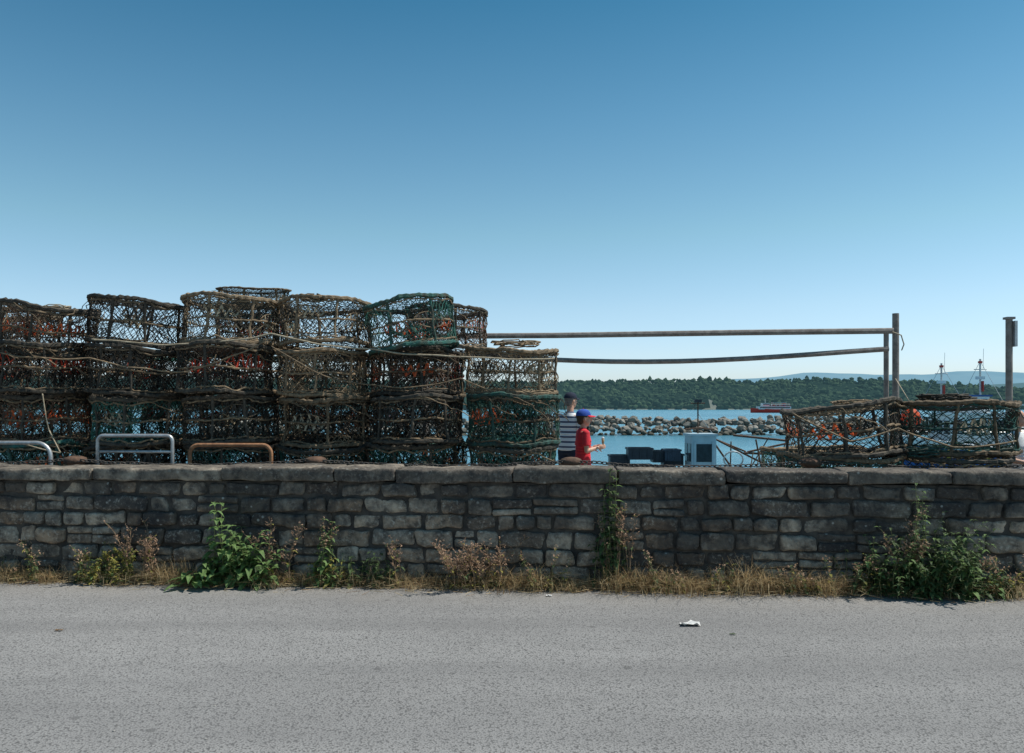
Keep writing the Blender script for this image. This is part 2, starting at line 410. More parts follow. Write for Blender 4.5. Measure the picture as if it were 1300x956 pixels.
# ------------------------------------------------------------------ litter
def f_litter(name,px,y,sc,mat):
    D=1617.6/(y-517); mb=MB(); n=5
    c=Vector(((px-650)/F*D,D,.0)); off=Vector((R()*9,R()*9,0))
    for i in range(n+1):
        for j in range(n+1):
            q=Vector((i/n-.5,(j/n-.5)*.55,0)); mb.v.append(c+q*sc+Vector((0,0,.006+abs(noise.noise(q*4+off))*sc*.35)))
    for i in range(n):
        for j in range(n): a=i*(n+1)+j; mb.f.append((a,a+1,a+n+2,a+n+1)); mb.m.append(0)
    mb.obj(name,[mat])
paper=pmat('paper',(.75,.74,.7),(.6,.58,.55),scale=20,bump=.2)
f_litter('crumpled_paper',876,794,.14,paper)
f_litter('leaf_litter',930,806,.04,leafB); f_litter('leaf_litter',75,801,.05,brown); f_litter('paper_scrap',697,757,.05,paper)
mb=MB()
pm=pmat('pebble',(.36,.34,.31),(.2,.19,.18),scale=40,bump=0)
for i in range(170):
    D=U(3.4,6.9); x=U(-.66,.66)*D; s=min(.0055,abs(random.gauss(0,.002))+.0015)
    mb.rbox((x-s,D-s,0),(x+s*U(.8,1.6),D+s,s*.8),(1,1,1),s*.4,s*.2)
mb.obj('pebbles',[pm],smooth=True)

# ------------------------------------------------------------------ pots
rope_b=pmat('rope_brown',(.25,.18,.11),(.11,.082,.052),scale=18,bump=.7,bscale=70,rand=.35)
rope_d=pmat('rope_dark',(.09,.075,.055),(.035,.032,.027),scale=18,bump=.7,bscale=70,rand=.35)
rope_g=pmat('rope_green',(.03,.12,.10),(.06,.06,.045),scale=9,bump=.7,bscale=70,rand=.3)
net_d=pmat('net_dark',(.04,.036,.028),(.018,.018,.016),scale=6,bump=0,rand=.3)
net_g=pmat('net_green',(.02,.125,.10),(.035,.06,.045),scale=6,bump=0,rand=.3)
net_t=pmat('net_tan',(.28,.21,.13),(.11,.085,.055),scale=6,bump=0,rand=.3)
net_r=pmat('net_rust',(.15,.09,.06),(.06,.045,.033),scale=6,bump=0,rand=.3)
fun_r=pmat('plastic_red',(.85,.10,.045),(.7,.08,.04),scale=6,bump=0,rough=.5,transl=.5)
fun_o=pmat('plastic_orange',(.9,.19,.06),(.75,.14,.05),scale=6,bump=0,rough=.5,transl=.5)
fun_c=pmat('plastic_cream',(.62,.54,.38),(.42,.35,.24),scale=6,bump=0,rough=.5,transl=.3)
fun_d=pmat('plastic_dark',(.09,.075,.06),(.045,.04,.035),scale=6,bump=0,rough=.6)
rope_w=pmat('rope_pale',(.45,.39,.28),(.27,.22,.15),scale=20,bump=.5,bscale=90)
def pot_mesh(name,seed,rope,net,fun,net2,Rr=.53,H=.56,post2=None,nf=1,dens=54,inner=12,thr=.22):
    random.seed(seed); mb=MB(); ph=U(0,6.28); off=Vector((seed*3.1,0,0))
    def rad(a,z): return Rr*(1+.028*math.cos(2*a+ph)+.018*math.cos(3*a+ph*2)-.035*math.sin(math.pi*z/H))
    def P(a,z,k=1): r=rad(a,z)*k; return Vector((r*math.cos(a),r*math.sin(a),z+.020*math.sin(2*a+ph)*(z/H)+.009*math.sin(5*a+seed)))
    for zz,rr,mt in((.02,.021,0),(H-.02,.023,0),(H*.5,.010,3)):
        n=90; pts=[P(2*math.pi*i/n,zz)+noise.noise_vector(Vector((i*.9,zz*9,seed)))*.014 for i in range(n)]
        mb.tube(pts,[rr*(1+.4*noise.noise(Vector((i*.55,seed,zz*5)))+.25*(i%2)) for i in range(n)],6,mt,closed=True)
    for zk,kk in((H-.06,1.01),(.055,1.0)):
        n=70; mb.tube([P(2*math.pi*i/n,zk,kk)+noise.noise_vector(Vector((i*.5,zk*7,seed)))*.035 for i in range(n)],[.008+.005*(i%2) for i in range(n)],5,3,closed=True)
    npost=random.choice([6,7,8])
    for k in range(npost):
        a=2*math.pi*k/npost+U(-.12,.12); a2=a+U(-.12,.12)
        pts=[P(a+(a2-a)*t/8,.02+(H-.04)*t/8)+noise.noise_vector(Vector((t*.6,k,seed)))*.016 for t in range(9)]
        mb.tube(pts,[U(.012,.020) for _ in pts],6,0)
    N=dens; RW=14; P0=[]
    for r in range(RW+1):
        row=[]
        for k in range(N):
            a=(k+.5*(r%2))*2*math.pi/N; z=.02+(H-.04)*r/RW
            q=P(a,z,.99)+noise.noise_vector(Vector((math.cos(a)*3,math.sin(a)*3,z*6+seed)))*.07*math.sin(math.pi*r/RW)
            row.append(q+Vector((U(-1,1),U(-1,1),U(-1,1)))*.008)
        P0.append(row)
    for r in range(RW):
        for k in range(N):
            nv=noise.noise(Vector((k*.12,r*.2,seed)))
            if nv>.45: continue
            mt=1 if nv<thr else 4
            k2=(k+1)%N if r%2 else (k-1)%N
            rr=.0038 if nv>-.2 else .0050
            mb.seg(P0[r][k],P0[r+1][k],rr,mt); mb.seg(P0[r][k],P0[r+1][k2],rr,mt)
    for k in range(9):
        a=U(0,6.28); a2=a+U(-1,1); z1,z2=U(.05,H-.05),U(.05,H-.05)
        pts=[P(a+(a2-a)*t/7,z1+(z2-z1)*t/7,.99-.12*math.sin(math.pi*t/7))+Vector((U(-1,1),U(-1,1),U(-1,1)))*.012 for t in range(8)]
        mb.tube(pts,[U(.004,.008) for _ in pts],4,random.choice([1,1,4,3]))
    for base,st,sag in((H-.02,.055,-.08),(.02,.085,.04)):
        for dr in(0,1):
            an=ph+dr*1.2; d=Vector((math.cos(an),math.sin(an),0)); s=Vector((-d.y,d.x,0)); c=-Rr
            while c<Rr:
                if abs(c)<Rr*.97:
                    hl=math.sqrt(Rr*Rr-c*c)*.98; pv=None
                    for i in range(9):
                        t=-1+2*i/8; q=s*c+d*(hl*t); rr=q.length/Rr
                        q.z=base+sag*(1-rr*rr)+.012*noise.noise(q*8+off)
                        q+=Vector((U(-1,1),U(-1,1),0))*.008
                        if pv is not None: mb.seg(pv,q,.0042,4 if sag<0 else 1)
                        pv=q
                c+=st
    for k in range(inner):
        a=2*math.pi*k/inner
        for b_ in(-1,1):
            p=P(a,H*.95,.93); q=P(a+.5*b_,H*.5,.35+.1*math.sin(k)); mb.seg(p,q,.0038,1)
            mb.seg(q,P(a+.9*b_,.05,.9),.0038,1)
    # entrances: slot of plastic fingers laced zig-zag
    for e in range(4):
        a0=ph+e*1.57+U(-.15,.15); zc=H*U(.5,.66); wa=U(.36,.5); hz_=U(.07,.10)
        mf=2 if e<nf else 5; K=9
        for i in range(K):
            t=-1+2*i/K; t2=-1+2*(i+1)/K
            hh=hz_*math.sqrt(max(.12,1-t*t*.9)); hh2=hz_*math.sqrt(max(.12,1-t2*t2*.9)); sg=1 if i%2 else -1
            p=P(a0+t*wa,zc+sg*hh,1.0); q=P(a0+t2*wa,zc-sg*hh2,.93); q2=P(a0+t*wa*.6,zc,.78)
            wv=Vector((-math.sin(a0),math.cos(a0),0))*.011
            mb.quad([p-wv,p+wv,q+wv,q-wv],mf)
            if i%2==0: mb.quad([p-wv,p+wv,q2+wv*.6,q2-wv*.6],mf)
        for sg in(1,-1):
            mb.tube([P(a0+wa*(-1+2*i/10),zc+sg*hz_*math.sqrt(max(.05,1-(-1+2*i/10)**2)),.985) for i in range(11)],.006,4,3)
    p=[Vector((U(-.3,.3),U(-.3,.3),H-.03)) for _ in range(2)]
    mb.tube([p[0],p[0].lerp(p[1],.5)-Vector((0,0,.3)),p[1]],.008,4,3)
    for k in range(4):
        a=U(0,6.28); q=P(a,H-.03,1.04); pts=[q]; d=Vector((math.cos(a+1.57),math.sin(a+1.57),-.3))*.05
        for i in range(9):
            q=q+d+Vector((U(-1,1),U(-1,1),U(-1,.3)))*.035; pts.append(q)
        mb.tube(pts,.0055,4,3)
    for k in range(80):
        a=U(0,6.28); zz=random.choice([.02,H-.02,H-.02,U(0,H)]); q=P(a,zz,1.02)
        blade(mb,q,-U(.02,.07),U(0,6.28),U(.1,.9),U(.002,.006),random.choice([0,1,3]))
    o=mb.obj(name,[rope,net,fun,post2 or rope_b,net2,fun_d],link=False,smooth=False)
    return o.data
V=[pot_mesh('pot_a',1,rope_d,net_d,fun_r,net_r,nf=3),
   pot_mesh('pot_b',2,rope_b,net_d,fun_c,net_t,nf=3),
   pot_mesh('pot_c',3,rope_d,net_r,fun_o,net_d,nf=3),
   pot_mesh('pot_d',4,rope_g,net_g,fun_o,net_d,post2=rope_b,nf=2),
   pot_mesh('pot_e',5,rope_b,net_t,fun_c,net_d,nf=2,thr=.0),
   pot_mesh('pot_f',6,rope_b,net_d,fun_r,net_g,nf=3),
   pot_mesh('pot_g',8,rope_d,net_g,fun_c,net_d,post2=rope_b,nf=1,thr=.1),
   pot_mesh('pot_h',9,rope_d,net_d,fun_c,net_d,nf=1)]
VB=[pot_mesh('pot_i',11,rope_d,net_d,fun_o,net_t,Rr=.6,H=.54,nf=2,dens=40,inner=6),pot_mesh('pot_j',12,rope_b,net_g,fun_c,net_d,Rr=.6,H=.54,post2=rope_g,nf=1,dens=40,inner=6)]
random.seed(99)
def pot(me,x,y,z,rz=None,tx=0,ty=0,sc=(1,1,1)):
    o=bpy.data.objects.new('fishing_pot',me); COL.objects.link(o); o.location=(x,y,z)
    o.rotation_euler=(math.radians(tx),math.radians(ty),U(0,6.28) if rz is None else rz); o.scale=sc
    return o
TH=.585
cx=[-5.57,-4.45,-3.35,-2.26,-1.16,-.0]
pick=[[7,3,2,0,2],[6,7,6,7,7],[1,6,7,0,1],[7,6,1,4,1],[0,6,7,2,3],[1,6,3,4,None]]
for c,x in enumerate(cx):
    for t in range(5):
        k=pick[c][t]
        if k is None: continue
        tx,ty=U(-3,3),U(-3.3,3.3); dx=U(-.055,.055); zz=t*TH+U(-.012,.012)
        if t==4:
            ty={0:1.,1:5.5,2:-1,3:2,4:-5}.get(c,0); zz-={0:.13,1:.0,2:0,3:.02,4:.08}.get(c,0); tx={0:7,1:-3,3:4,4:6}.get(c,0)
        pot(V[k],x+dx,9.5+U(-.09,.09),zz,tx=tx,ty=ty,sc=(1+U(-.04,.03),1,1+U(-.06,.05)))
    for t in range(5):
        if t==4 and c in(0,1,3,5): continue
        if c==5 and t==3: continue
        xx=x+.28 if c==4 and t==4 else x+U(-.08,.08)
        pot(V[random.choice([0,2,3,5,7,6])],xx,10.62+U(-.06,.06),t*TH,tx=U(-2,2),ty=U(-3,3))
pot(V[1],-3.4,10.5,5*TH,ty=2,tx=3,sc=(.85,.85,.4))
for x in(-6.68,-7.8):
    for t in range(5):
        for y in(9.5,10.6): pot(random.choice(V),x+U(-.05,.05),y,t*TH-(.05 if t==4 else 0),tx=U(-2,2),ty=U(-2,2))
for x,dd in((3.5,0),(4.64,0),(6.6,.25)):
    for t in range(3 if x<5 else 2):
        ty=-6 if(x<4 and t==2) else U(-2.2,2.2)
        pot(VB[(t+(x>4))%2],x+(.03 if t==2 else U(-.06,.06)),8.45+dd,t*.56-(.04 if x<4 and t==2 else 0),ty=ty,tx=U(-1.5,2.5) )
pot(VB[0],3.6,9.75,0); pot(VB[1],3.7,9.75,.56); pot(VB[1],4.9,9.8,0)
def rope(pts,r,mat,name='rope',n=24,sag=.0):
    mb=MB(); P=[]
    for a,b in zip(pts[:-1],pts[1:]):
        a=Vector(a); b=Vector(b)
        for i in range(n): 
            t=i/n; p=a.lerp(b,t); p.z-=sag*4*t*(1-t)*(a-b).length; P.append(p+noise.noise_vector(p*3)*.02)
    P.append(Vector(pts[-1])); mb.tube(P,[r*(1+.15*(i%2)) for i in range(len(P))],5,0); return mb.obj(name,[mat],smooth=True)
rope([W(118,430,8.95),W(235,437,8.9),W(345,425,8.9),W(465,443,8.9),W(590,452,8.9),W(704,455,9.0)],.009,rope_w,sag=.02)
rope([W(345,440,8.92),W(420,480,8.9),W(520,492,8.92),W(585,480,8.95),W(690,520,9.05)],.007,rope_b,sag=.03)
rope([W(0,448,8.9),W(115,455,8.9),W(235,472,8.9),W(345,430,8.9)],.008,rope_b,sag=.03)
rope([W(55,500,8.9),W(62,545,8.88),W(75,575,8.8),W(20,560,8.8)],.007,rope_w,sag=.02)
rope([W(1005,523,7.85),W(1080,560,7.8),W(1140,545,7.82),W(1210,568,7.8),W(1290,560,7.85)],.008,rope_b,sag=.02)
def tangle(c,rx,ry,rz,n,mat,r=.008):
    mb=MB(); pts=[]; a=0
    for i in range(n):
        a+=U(.25,.5); k=U(.55,1.)
        pts.append(Vector((c[0]+rx*k*math.cos(a)+.1*noise.noise(Vector((i*.3,1,0))),c[1]+ry*k*math.sin(a),c[2]+rz*(i/n)+U(-.012,.012))))
    mb.tube(pts,r,5,0); mb.obj('rope_coil',[mat],smooth=True)
tangle((3.55,8.3,1.60),.22,.2,.07,90,rope_b); tangle((4.55,8.35,1.68),.3,.22,.05,110,rope_d,.010); tangle((4.1,7.95,1.10),.16,.1,.10,60,rope_g)
tangle((-2.3,9.4,2.87),.25,.2,.05,80,rope_b); tangle((0.05,9.4,2.32),.3,.22,.06,90,rope_b); tangle((-5.4,9.35,2.74),.25,.2,.05,70,rope_w,.006)

# ------------------------------------------------------------------ quay hoops, chain posts
galv=pmat('galvanised_steel',(.55,.56,.56),(.38,.38,.37),scale=12,rough=.4,metal=.6,bump=.1)
rusty=pmat('rusted_painted_steel',(.36,.18,.09),(.18,.085,.045),scale=14,rough=.7,bump=.4)
rust=pmat('rust',(.15,.085,.055),(.07,.045,.032),scale=14,rough=.85,bump=.6)
chm=pmat('weathered_chain_steel',(.10,.09,.08),(.06,.05,.043),scale=14,rough=.7,bump=.4)
def arcpts(x0,x1,zt,rr,y0,y1):
    P=[Vector((x0,y0,0)),Vector((x0,y0,zt-rr))]
    for i in range(1,7): a=math.pi/2*i/6; P.append(Vector((x0+rr-rr*math.cos(a),y0,zt-rr+rr*math.sin(a))))
    for i in range(0,7): a=math.pi/2*(1-i/6); P.append(Vector((x1-rr+rr*math.cos(a),y1,zt-rr+rr*math.sin(a))))
    P.append(Vector((x1,y1,0))); return P
def hoop(name,px0,px1,y,D,mat,rr,bars,r=.021):
    a=W(px0,y,D); b=W(px1,y,D); mb=MB()
    mb.tube(arcpts(a.x,b.x,a.z,rr,D,D-.02),r,10,0)
    for q in bars: mb.tube([Vector((a.x,D,a.z-q)),Vector((b.x,D-.02,a.z-q))],r*.8,8,0)
    mb.tube([Vector((a.x,D,0)),Vector((a.x,D,.012))],.06,12,0); mb.tube([Vector((b.x,D-.02,0)),Vector((b.x,D-.02,.012))],.06,12,0)
    mb.obj(name,[mat],smooth=True)
hoop('steel_hoop_barrier',-38,66,562,8.45,galv,.15,[.35])
hoop('steel_hoop_barrier',124,220,553,8.45,galv,.06,[.17,.6],.019)
hoop('steel_hoop_barrier',241,345,565,8.4,rusty,.09,[.5])
hoop('steel_hoop_barrier',-160,-60,560,8.45,galv,.15,[.35])
def chainpost(x,y):
    mb=MB(); mb.tube([Vector((x,y,z)) for z in(0,.03,.05,.9,.98,1.0)],[.12,.11,.055,.045,.045,.06],14,0)
    mb.tube([Vector((x,y,z)) for z in(1.0,1.02,1.05,1.075,1.09,1.095)],[.07,.105,.115,.10,.06,.01],14,0); mb.obj('mooring_post',[rust],smooth=True)
cps=[-7.3,-4.55,-2.02,.6,3.0,5.6]
def cy(x): return 8.12+WA*x*.6
for x in cps: chainpost(x,cy(x))
mb=MB()
for a,b in zip(cps[:-1],cps[1:]):
    n=int((b-a)/.05)
    for i in range(n):
        t=(i+.5)/n; x=a+(b-a)*t; z=1.06-.055*4*t*(1-t); c=Vector((x,cy(x)-.07,z+.012*noise.noise(Vector((x*4,0,0)))))
        sl=Vector((1,0,-.055*4*(1-2*t)/(b-a))).normalized(); o=Vector((0,1,0)) if i%2 else Vector((0,0,1))
        o=(Quaternion(sl,.7)@o)
        mb.tube([c+sl*(.034*math.cos(k*math.pi/5))+o*(.017*math.sin(k*math.pi/5)) for k in range(10)],.006,5,0,closed=True)
mb.obj('chain',[chm],smooth=True)

# ------------------------------------------------------------------ rail frame
steel=pmat('weathered_steel',(.30,.27,.24),(.18,.15,.13),scale=10,rough=.7,bump=.3)
fr=empty('net_drying_frame')
mb=MB()
A=W(1137,398,11.3); mb.tube([Vector((A.x,A.y,0)),Vector((A.x,A.y,A.z))],.045,12,0)
B=W(1125,423,11.25); mb.tube([Vector((B.x,B.y,0)),B],.035,10,0)
C=W(540,426,12.4); mb.tube([Vector((C.x,C.y,0)),Vector((C.x,C.y,2.9))],.045,12,0)
mb.obj('posts',[steel],parent=fr,smooth=False)
mb=MB()
a=W(540,427,12.35);b=W(1134,420,11.22); mb.tube([a,a.lerp(b,.3)+Vector((0,0,-.01)),a.lerp(b,.7),b],.042,8,0)
a=W(540,447,12.35);b=W(1128,443,11.17)
P=[];n=14
for i in range(n+1):
    t=i/n; q=a.lerp(b,t); q.z-=.165*math.sin(math.pi*t)**1.1; P.append(q)
mb.tube(P,.036,8,0)
mb.obj('rails',[steel],parent=fr)
a=W(1137,425,11.2); rope([a+Vector((-.06,-.03,.03)),a+Vector((.06,-.05,-.02)),a+Vector((.1,-.05,-.14)),a+Vector((.07,-.04,-.22))],.008,rope_w,name='rope_tie')
mb=MB(); A=W(1281,405,10.6); mb.tube([Vector((A.x,A.y,0)),A],.042,12,0); mb.box(A+Vector((.05,-.03,-.2)),(.035,.09,.34),1); mb.box(A+Vector((0,0,.01)),(.11,.1,.03),0)
mb.obj('steel_post',[steel,galv])
mb=MB(); c=W(1156,532,10.2); mb.tube([c+Vector((0,0,z)) for z in(-.15,-.13,-.08,0,.08,.12,.15,.2)],[.01,.06,.105,.125,.1,.06,.035,.03],16,0); mb.tube([c+Vector((0,0,.2)),Vector((W(1137,0,11.2).x,11.2,2.0))],.006,5,1)
mb.obj('fishing_buoy',[fun_o,rope_w],smooth=True)

# ------------------------------------------------------------------ people
def prim_mesh(prims,voxel,name,mat,parent,smooth_it=4):
    bm=bmesh.new()
    for p in prims:
        if p[0]=='e':
            _,c,r,rot=p; M=Matrix.Translation(c)@(rot.to_matrix().to_4x4() if rot else Matrix())@Matrix.Diagonal((*r,1))
            bmesh.ops.create_uvsphere(bm,u_segments=20,v_segments=14,radius=1,matrix=M)
        else:
            _,pts,rad,fl=p; mb=MB(); n=14
            mb.tube(pts,rad,n,0)
            vs=[bm.verts.new(v) for v in mb.v]
            for f in mb.f: bm.faces.new([vs[i] for i in f])
            if fl:
                for q,rr in zip(pts,rad): bmesh.ops.create_uvsphere(bm,u_segments=14,v_segments=10,radius=rr,matrix=Matrix.Translation(q))
    bmesh.ops.recalc_face_normals(bm,faces=bm.faces)
    me=bpy.data.meshes.new(name); bm.to_mesh(me); bm.free()
    o=bpy.data.objects.new(name,me); COL.objects.link(o)
    r=o.modifiers.new('r','REMESH'); r.mode='VOXEL'; r.voxel_size=voxel; r.use_smooth_shade=True
    s=o.modifiers.new('s','SMOOTH'); s.iterations=smooth_it; s.factor=.5
    dg=bpy.context.evaluated_depsgraph_get(); me2=bpy.data.meshes.new_from_object(o.evaluated_get(dg))
    o.modifiers.clear(); o.data=me2; bpy.data.meshes.remove(me)
    me2.materials.clear(); me2.materials.append(mat)
    me2.polygons.foreach_set('use_smooth',[True]*len(me2.polygons))
    o.name=name; o.parent=parent; return o
V3=lambda *a: Vector(a)
def loft(prims,secs):
    for i in range(len(secs)-1):
        a,b=secs[i],secs[i+1]; n=5
        for k in range(n+(i==len(secs)-2)):
            t=k/n; q=[a[j]+(b[j]-a[j])*t for j in range(5)]
            prims.append(('e',V3(q[0],q[1],q[2]),(q[3],q[4],.035),None))
def hand(prims,w,d,n,s,side,curl=.5):
    d=d.normalized(); n=(n-d*n.dot(d)).normalized(); sd=d.cross(n)*side
    rot=Matrix((sd,n,d)).transposed().to_quaternion() if Matrix((sd,n,d)).determinant()>0 else Matrix((-sd,n,d)).transposed().to_quaternion()
    prims.append(('e',w+d*.05*s,(.042*s,.018*s,.052*s),rot))
    for i,l in enumerate((.068,.078,.073,.056)):
        p=w+d*(.085*s)+sd*((1.5-i)*.021*s); dd=d.copy(); pts=[p]
        for k in range(3):
            dd=(dd+n*curl*.55).normalized(); p=p+dd*(l*s*(.45,.32,.25)[k]); pts.append(p)
        prims.append(('t',pts,[.0092*s,.0086*s,.008*s,.007*s],True))
    p=w+d*.025*s+sd*.032*s; dd=(d*.65+sd*.7+n*.25).normalized()
    prims.append(('t',[p,p+dd*.038*s,p+dd*.038*s+(dd+n*.3+d*.3).normalized()*.03*s],[.012*s,.0105*s,.009*s],True))
def person(name,loc,yaw,H,skin,shirt,trous,hairm,shoe,arms,capm=None,peakm=None,headyaw=0,hairlong=False,child=False,lean=0,female=False,legs=None):
    s=H/1.8; E=empty(name,loc,yaw); hs_=s*(1.14 if child else 1.0)
    ww=.9 if female else 1.0
    def q(x,y,z): return V3(x*s,(y+lean*max(0,z-.95))*s,z*s)
    legs=legs or {1:((.095,.02,.5),(.105,-.01,.09)),-1:((-.095,.02,.5),(-.105,-.01,.09))}
    B=[];SH=[];TR=[];SO=[]
    for sd in(1,-1):
        k,a=legs[sd]; hp=q(.09*sd,0,.93)
        B.append(('t',[hp,hp.lerp(q(*k),.5),q(*k),q(*k).lerp(q(*a),.35)+V3(0,-.015*s,0),q(*a)],[.085*s,.072*s,.053*s,.054*s,.036*s],True))
        hem=q(*k)+V3(0,0,.04*s)
        TR.append(('t',[hp,hp.lerp(hem,.5),hem],[.098*s,.092*s,.08*s],False))
        A=q(*a); SO.append(('t',[A+V3(0,-.045*s,-.05*s),A+V3(0,.05*s,-.05*s),A+V3(0,.15*s,-.058*s)],[.038*s,.04*s,.03*s],True)); SO.append(('e',A+V3(0,.0,-.02*s),(.042*s,.055*s,.045*s),None))
    loft(B,[tuple(q(0,0,.9))+(.155*s*ww,.105*s),tuple(q(0,0,1.08))+(.13*s*ww,.095*s),tuple(q(0,.01,1.3))+(.155*s*ww,.11*s),tuple(q(0,0,1.44))+(.15*s*ww,.085*s)])
    loft(TR,[tuple(q(0,0,.88))+(.17*s,.12*s),tuple(q(0,0,1.04))+(.15*s*ww,.112*s)])
    loft(SH,[tuple(q(0,0,.93))+(.178*s*ww,.132*s),tuple(q(0,0,1.08))+(.158*s*ww,.122*s),tuple(q(0,.01,1.3))+(.172*s*ww,.125*s),tuple(q(0,0,1.42))+(.165*s*ww,.098*s),tuple(q(0,-.005,1.48))+(.09*s*ww,.07*s)])
    for sd in(1,-1):
        elb,wr,hd,hn=arms[sd]; sh=q(.18*sd*ww,0,1.425); e=q(*elb); w_=q(*wr)
        B.append(('t',[sh,sh.lerp(e,.5),e,e.lerp(w_,.3),w_],[.05*s,.045*s,.036*s,.038*s,.025*s],True))
        SH.append(('t',[sh-V3(.03*sd*s,0,-.0),sh,sh.lerp(e,.45),sh.lerp(e,.72)],[.055*s,.062*s,.062*s,.064*s],False)); SH.append(('e',sh,(.062*s,.062*s,.06*s),None))
        hand(B,w_,V3(*hd),V3(*hn),s,-sd)
    nk=q(0,0,1.46); hc=q(0,.02,1.8-.122*(1.14 if child else 1)); 
    B.append(('t',[nk,nk.lerp(hc,.7)],[.055*s,.052*s],True))
    Rz=Matrix.Rotation(headyaw,3,'Z'); Q=Rz.to_quaternion()
    def h(x,y,z): return hc+Rz@V3(x,y,z)*hs_
    B+= [('e',h(0,-.01,.02),(.074*hs_,.094*hs_,.095*hs_),Q),('e',h(0,.02,-.04),(.06*hs_,.07*hs_,.075*hs_),Q),('e',h(0,.045,-.085),(.035*hs_,.035*hs_,.028*hs_),Q)]
    B.append(('t',[h(0,.085,.01),h(0,.105,-.028)],[.009*hs_,.015*hs_],True))
    for sd in(1,-1): B.append(('e',h(.074*sd,-.005,-.012),(.01*hs_,.02*hs_,.032*hs_),Q))
    prim_mesh(B,.0065,'body',skin,E,3); prim_mesh(SH,.009,'shirt',shirt,E,5); prim_mesh(TR,.01,'trousers',trous,E,5); prim_mesh(SO,.009,'shoes',shoe,E,3)
    mb=MB()
    def ball(c,r,mt):
        mb.tube([c+V3(0,0,r*math.cos(math.pi*(1-i/6))) for i in range(7)],[max(1e-4,r*math.sin(math.pi*i/6)) for i in range(7)],8,mt)
    for sd in(1,-1):
        ball(h(.03*sd,.082,.008),.0125*hs_,0); ball(h(.031*sd,.0925,.008),.006*hs_,1)
        mb.tube([h(.016*sd,.09,.03),h(.032*sd,.09,.036),h(.047*sd,.078,.03)],.004*hs_,5,3)
    mb.tube([h(-.024,.083,-.058),h(0,.093,-.056),h(.024,.083,-.058)],[.004*hs_,.007*hs_,.004*hs_],6,2)
    mb.obj('face',[eye_w,eye_d,lipm,hairm],parent=E,smooth=True)
    HR=[('e',h(0,-.022,.03),(.081*hs_,.095*hs_,.094*hs_),Q),('e',h(0,-.05,-.03),(.066*hs_,.055*hs_,.065*hs_),Q)]
    if hairlong: HR+= [('t',[h(0,-.07,0),h(0,-.09,-.1),h(0,-.085,-.22)],[.07*hs_,.065*hs_,.04*hs_],True)]
    prim_mesh(HR,.009,'hair',hairm,E,3)
    if capm:
        mb=MB(); n=28; rows=8
        for i in range(rows+1):
            t=math.pi/2*i/rows; ct=math.cos(t)**.8 if i<rows else 0
            for k in range(n):
                a=2*math.pi*k/n; mb.v.append(h(.088*math.cos(a)*ct,-.012+.107*math.sin(a)*ct,.035+.092*math.sin(t)))
        for i in range(rows):
            for k in range(n): k2=(k+1)%n; mb.f.append((i*n+k,i*n+k2,(i+1)*n+k2,(i+1)*n+k)); mb.m.append(0)
        b0=len(mb.v); m_=10
        for i in range(m_+1):
            a=math.radians(25+130*i/m_); c,sn=math.cos(a),math.sin(a)
            for t,dz_ in((0,0),(.5,0),(1,0),(1,-.004),(.5,-.004),(0,-.004)):
                mb.v.append(h(.088*c*(1-.1*t),-.012+.105*sn+.075*t*max(0,sn)**.7,.04-.012*t-.015*abs(c)*t+dz_))
        for i in range(m_):
            for k in range(6):
                k2=(k+1)%6; mb.f.append((b0+i*6+k,b0+i*6+k2,b0+(i+1)*6+k2,b0+(i+1)*6+k)); mb.m.append(1)
        ball(h(0,-.012,.128),.008*hs_,1)
        mb.obj('cap',[capm,peakm or capm],parent=E,smooth=True)
    return E
def cloth(n,c,**k): return pmat(n,c,tuple(x*.8 for x in c),scale=10,bump=.25,bscale=25,dist=.02,rough=.9,**k)
skin=pmat('skin',(.62,.37,.26),(.56,.31,.21),scale=6,bump=.05,rough=.5)
eye_w=pmat('eye_white',(.8,.8,.78),bump=0); eye_d=pmat('eye_dark',(.03,.02,.02),bump=0,rough=.2); lipm=pmat('lips',(.42,.16,.13),bump=0)
hair_b=pmat('hair_brown',(.09,.055,.03),(.05,.03,.02),scale=40,bump=.5); hair_g=pmat('hair_grey',(.2,.19,.18),(.12,.11,.1),scale=40,bump=.5)
hair_bl=pmat('hair_fair',(.32,.2,.1),(.18,.11,.06),scale=40,bump=.5)
red=cloth('red_cloth',(.72,.04,.055)); blue=cloth('blue_cloth',(.04,.10,.42)); navy=cloth('navy_cloth',(.02,.027,.05)); white=cloth('white_cloth',(.75,.75,.73)); shoe=cloth('shoe_leather',(.08,.07,.06))
m,nt,b=nt_new('striped_cloth'); tc=add(nt,'ShaderNodeTexCoord'); sx=add(nt,'ShaderNodeSeparateXYZ'); nt.links.new(tc.outputs['Object'],sx.inputs[0])
m1=add(nt,'ShaderNodeMath',operation='MULTIPLY'); m1.inputs[1].default_value=13; nt.links.new(sx.outputs[2],m1.inputs[0])
m2=add(nt,'ShaderNodeMath',operation='FRACT'); nt.links.new(m1.outputs[0],m2.inputs[0])
nt.links.new(ramp(nt,m2.outputs[0],[(0,(.72,.73,.73)),(.62,(.72,.73,.73)),(.66,(.05,.07,.13))]),b.inputs['Base Color']); b.inputs['Roughness'].default_value=.9
bumpn(nt,b,noi(nt,tc.outputs['Object'],14,3),.3,.02); striped=m
boyx=(740-650)/F*11
person('boy',(boyx,11,0),math.radians(-80),1.57,skin,red,navy,hair_b,shoe,
   {1:((.23,.0,1.15),(.15,.2,1.2),(-.2,1,.15),(-1,0,.1)),-1:((-.23,-.02,1.14),(-.16,.2,1.18),(.2,1,.2),(1,0,.1))},capm=blue,peakm=red,headyaw=math.radians(-4),child=True)
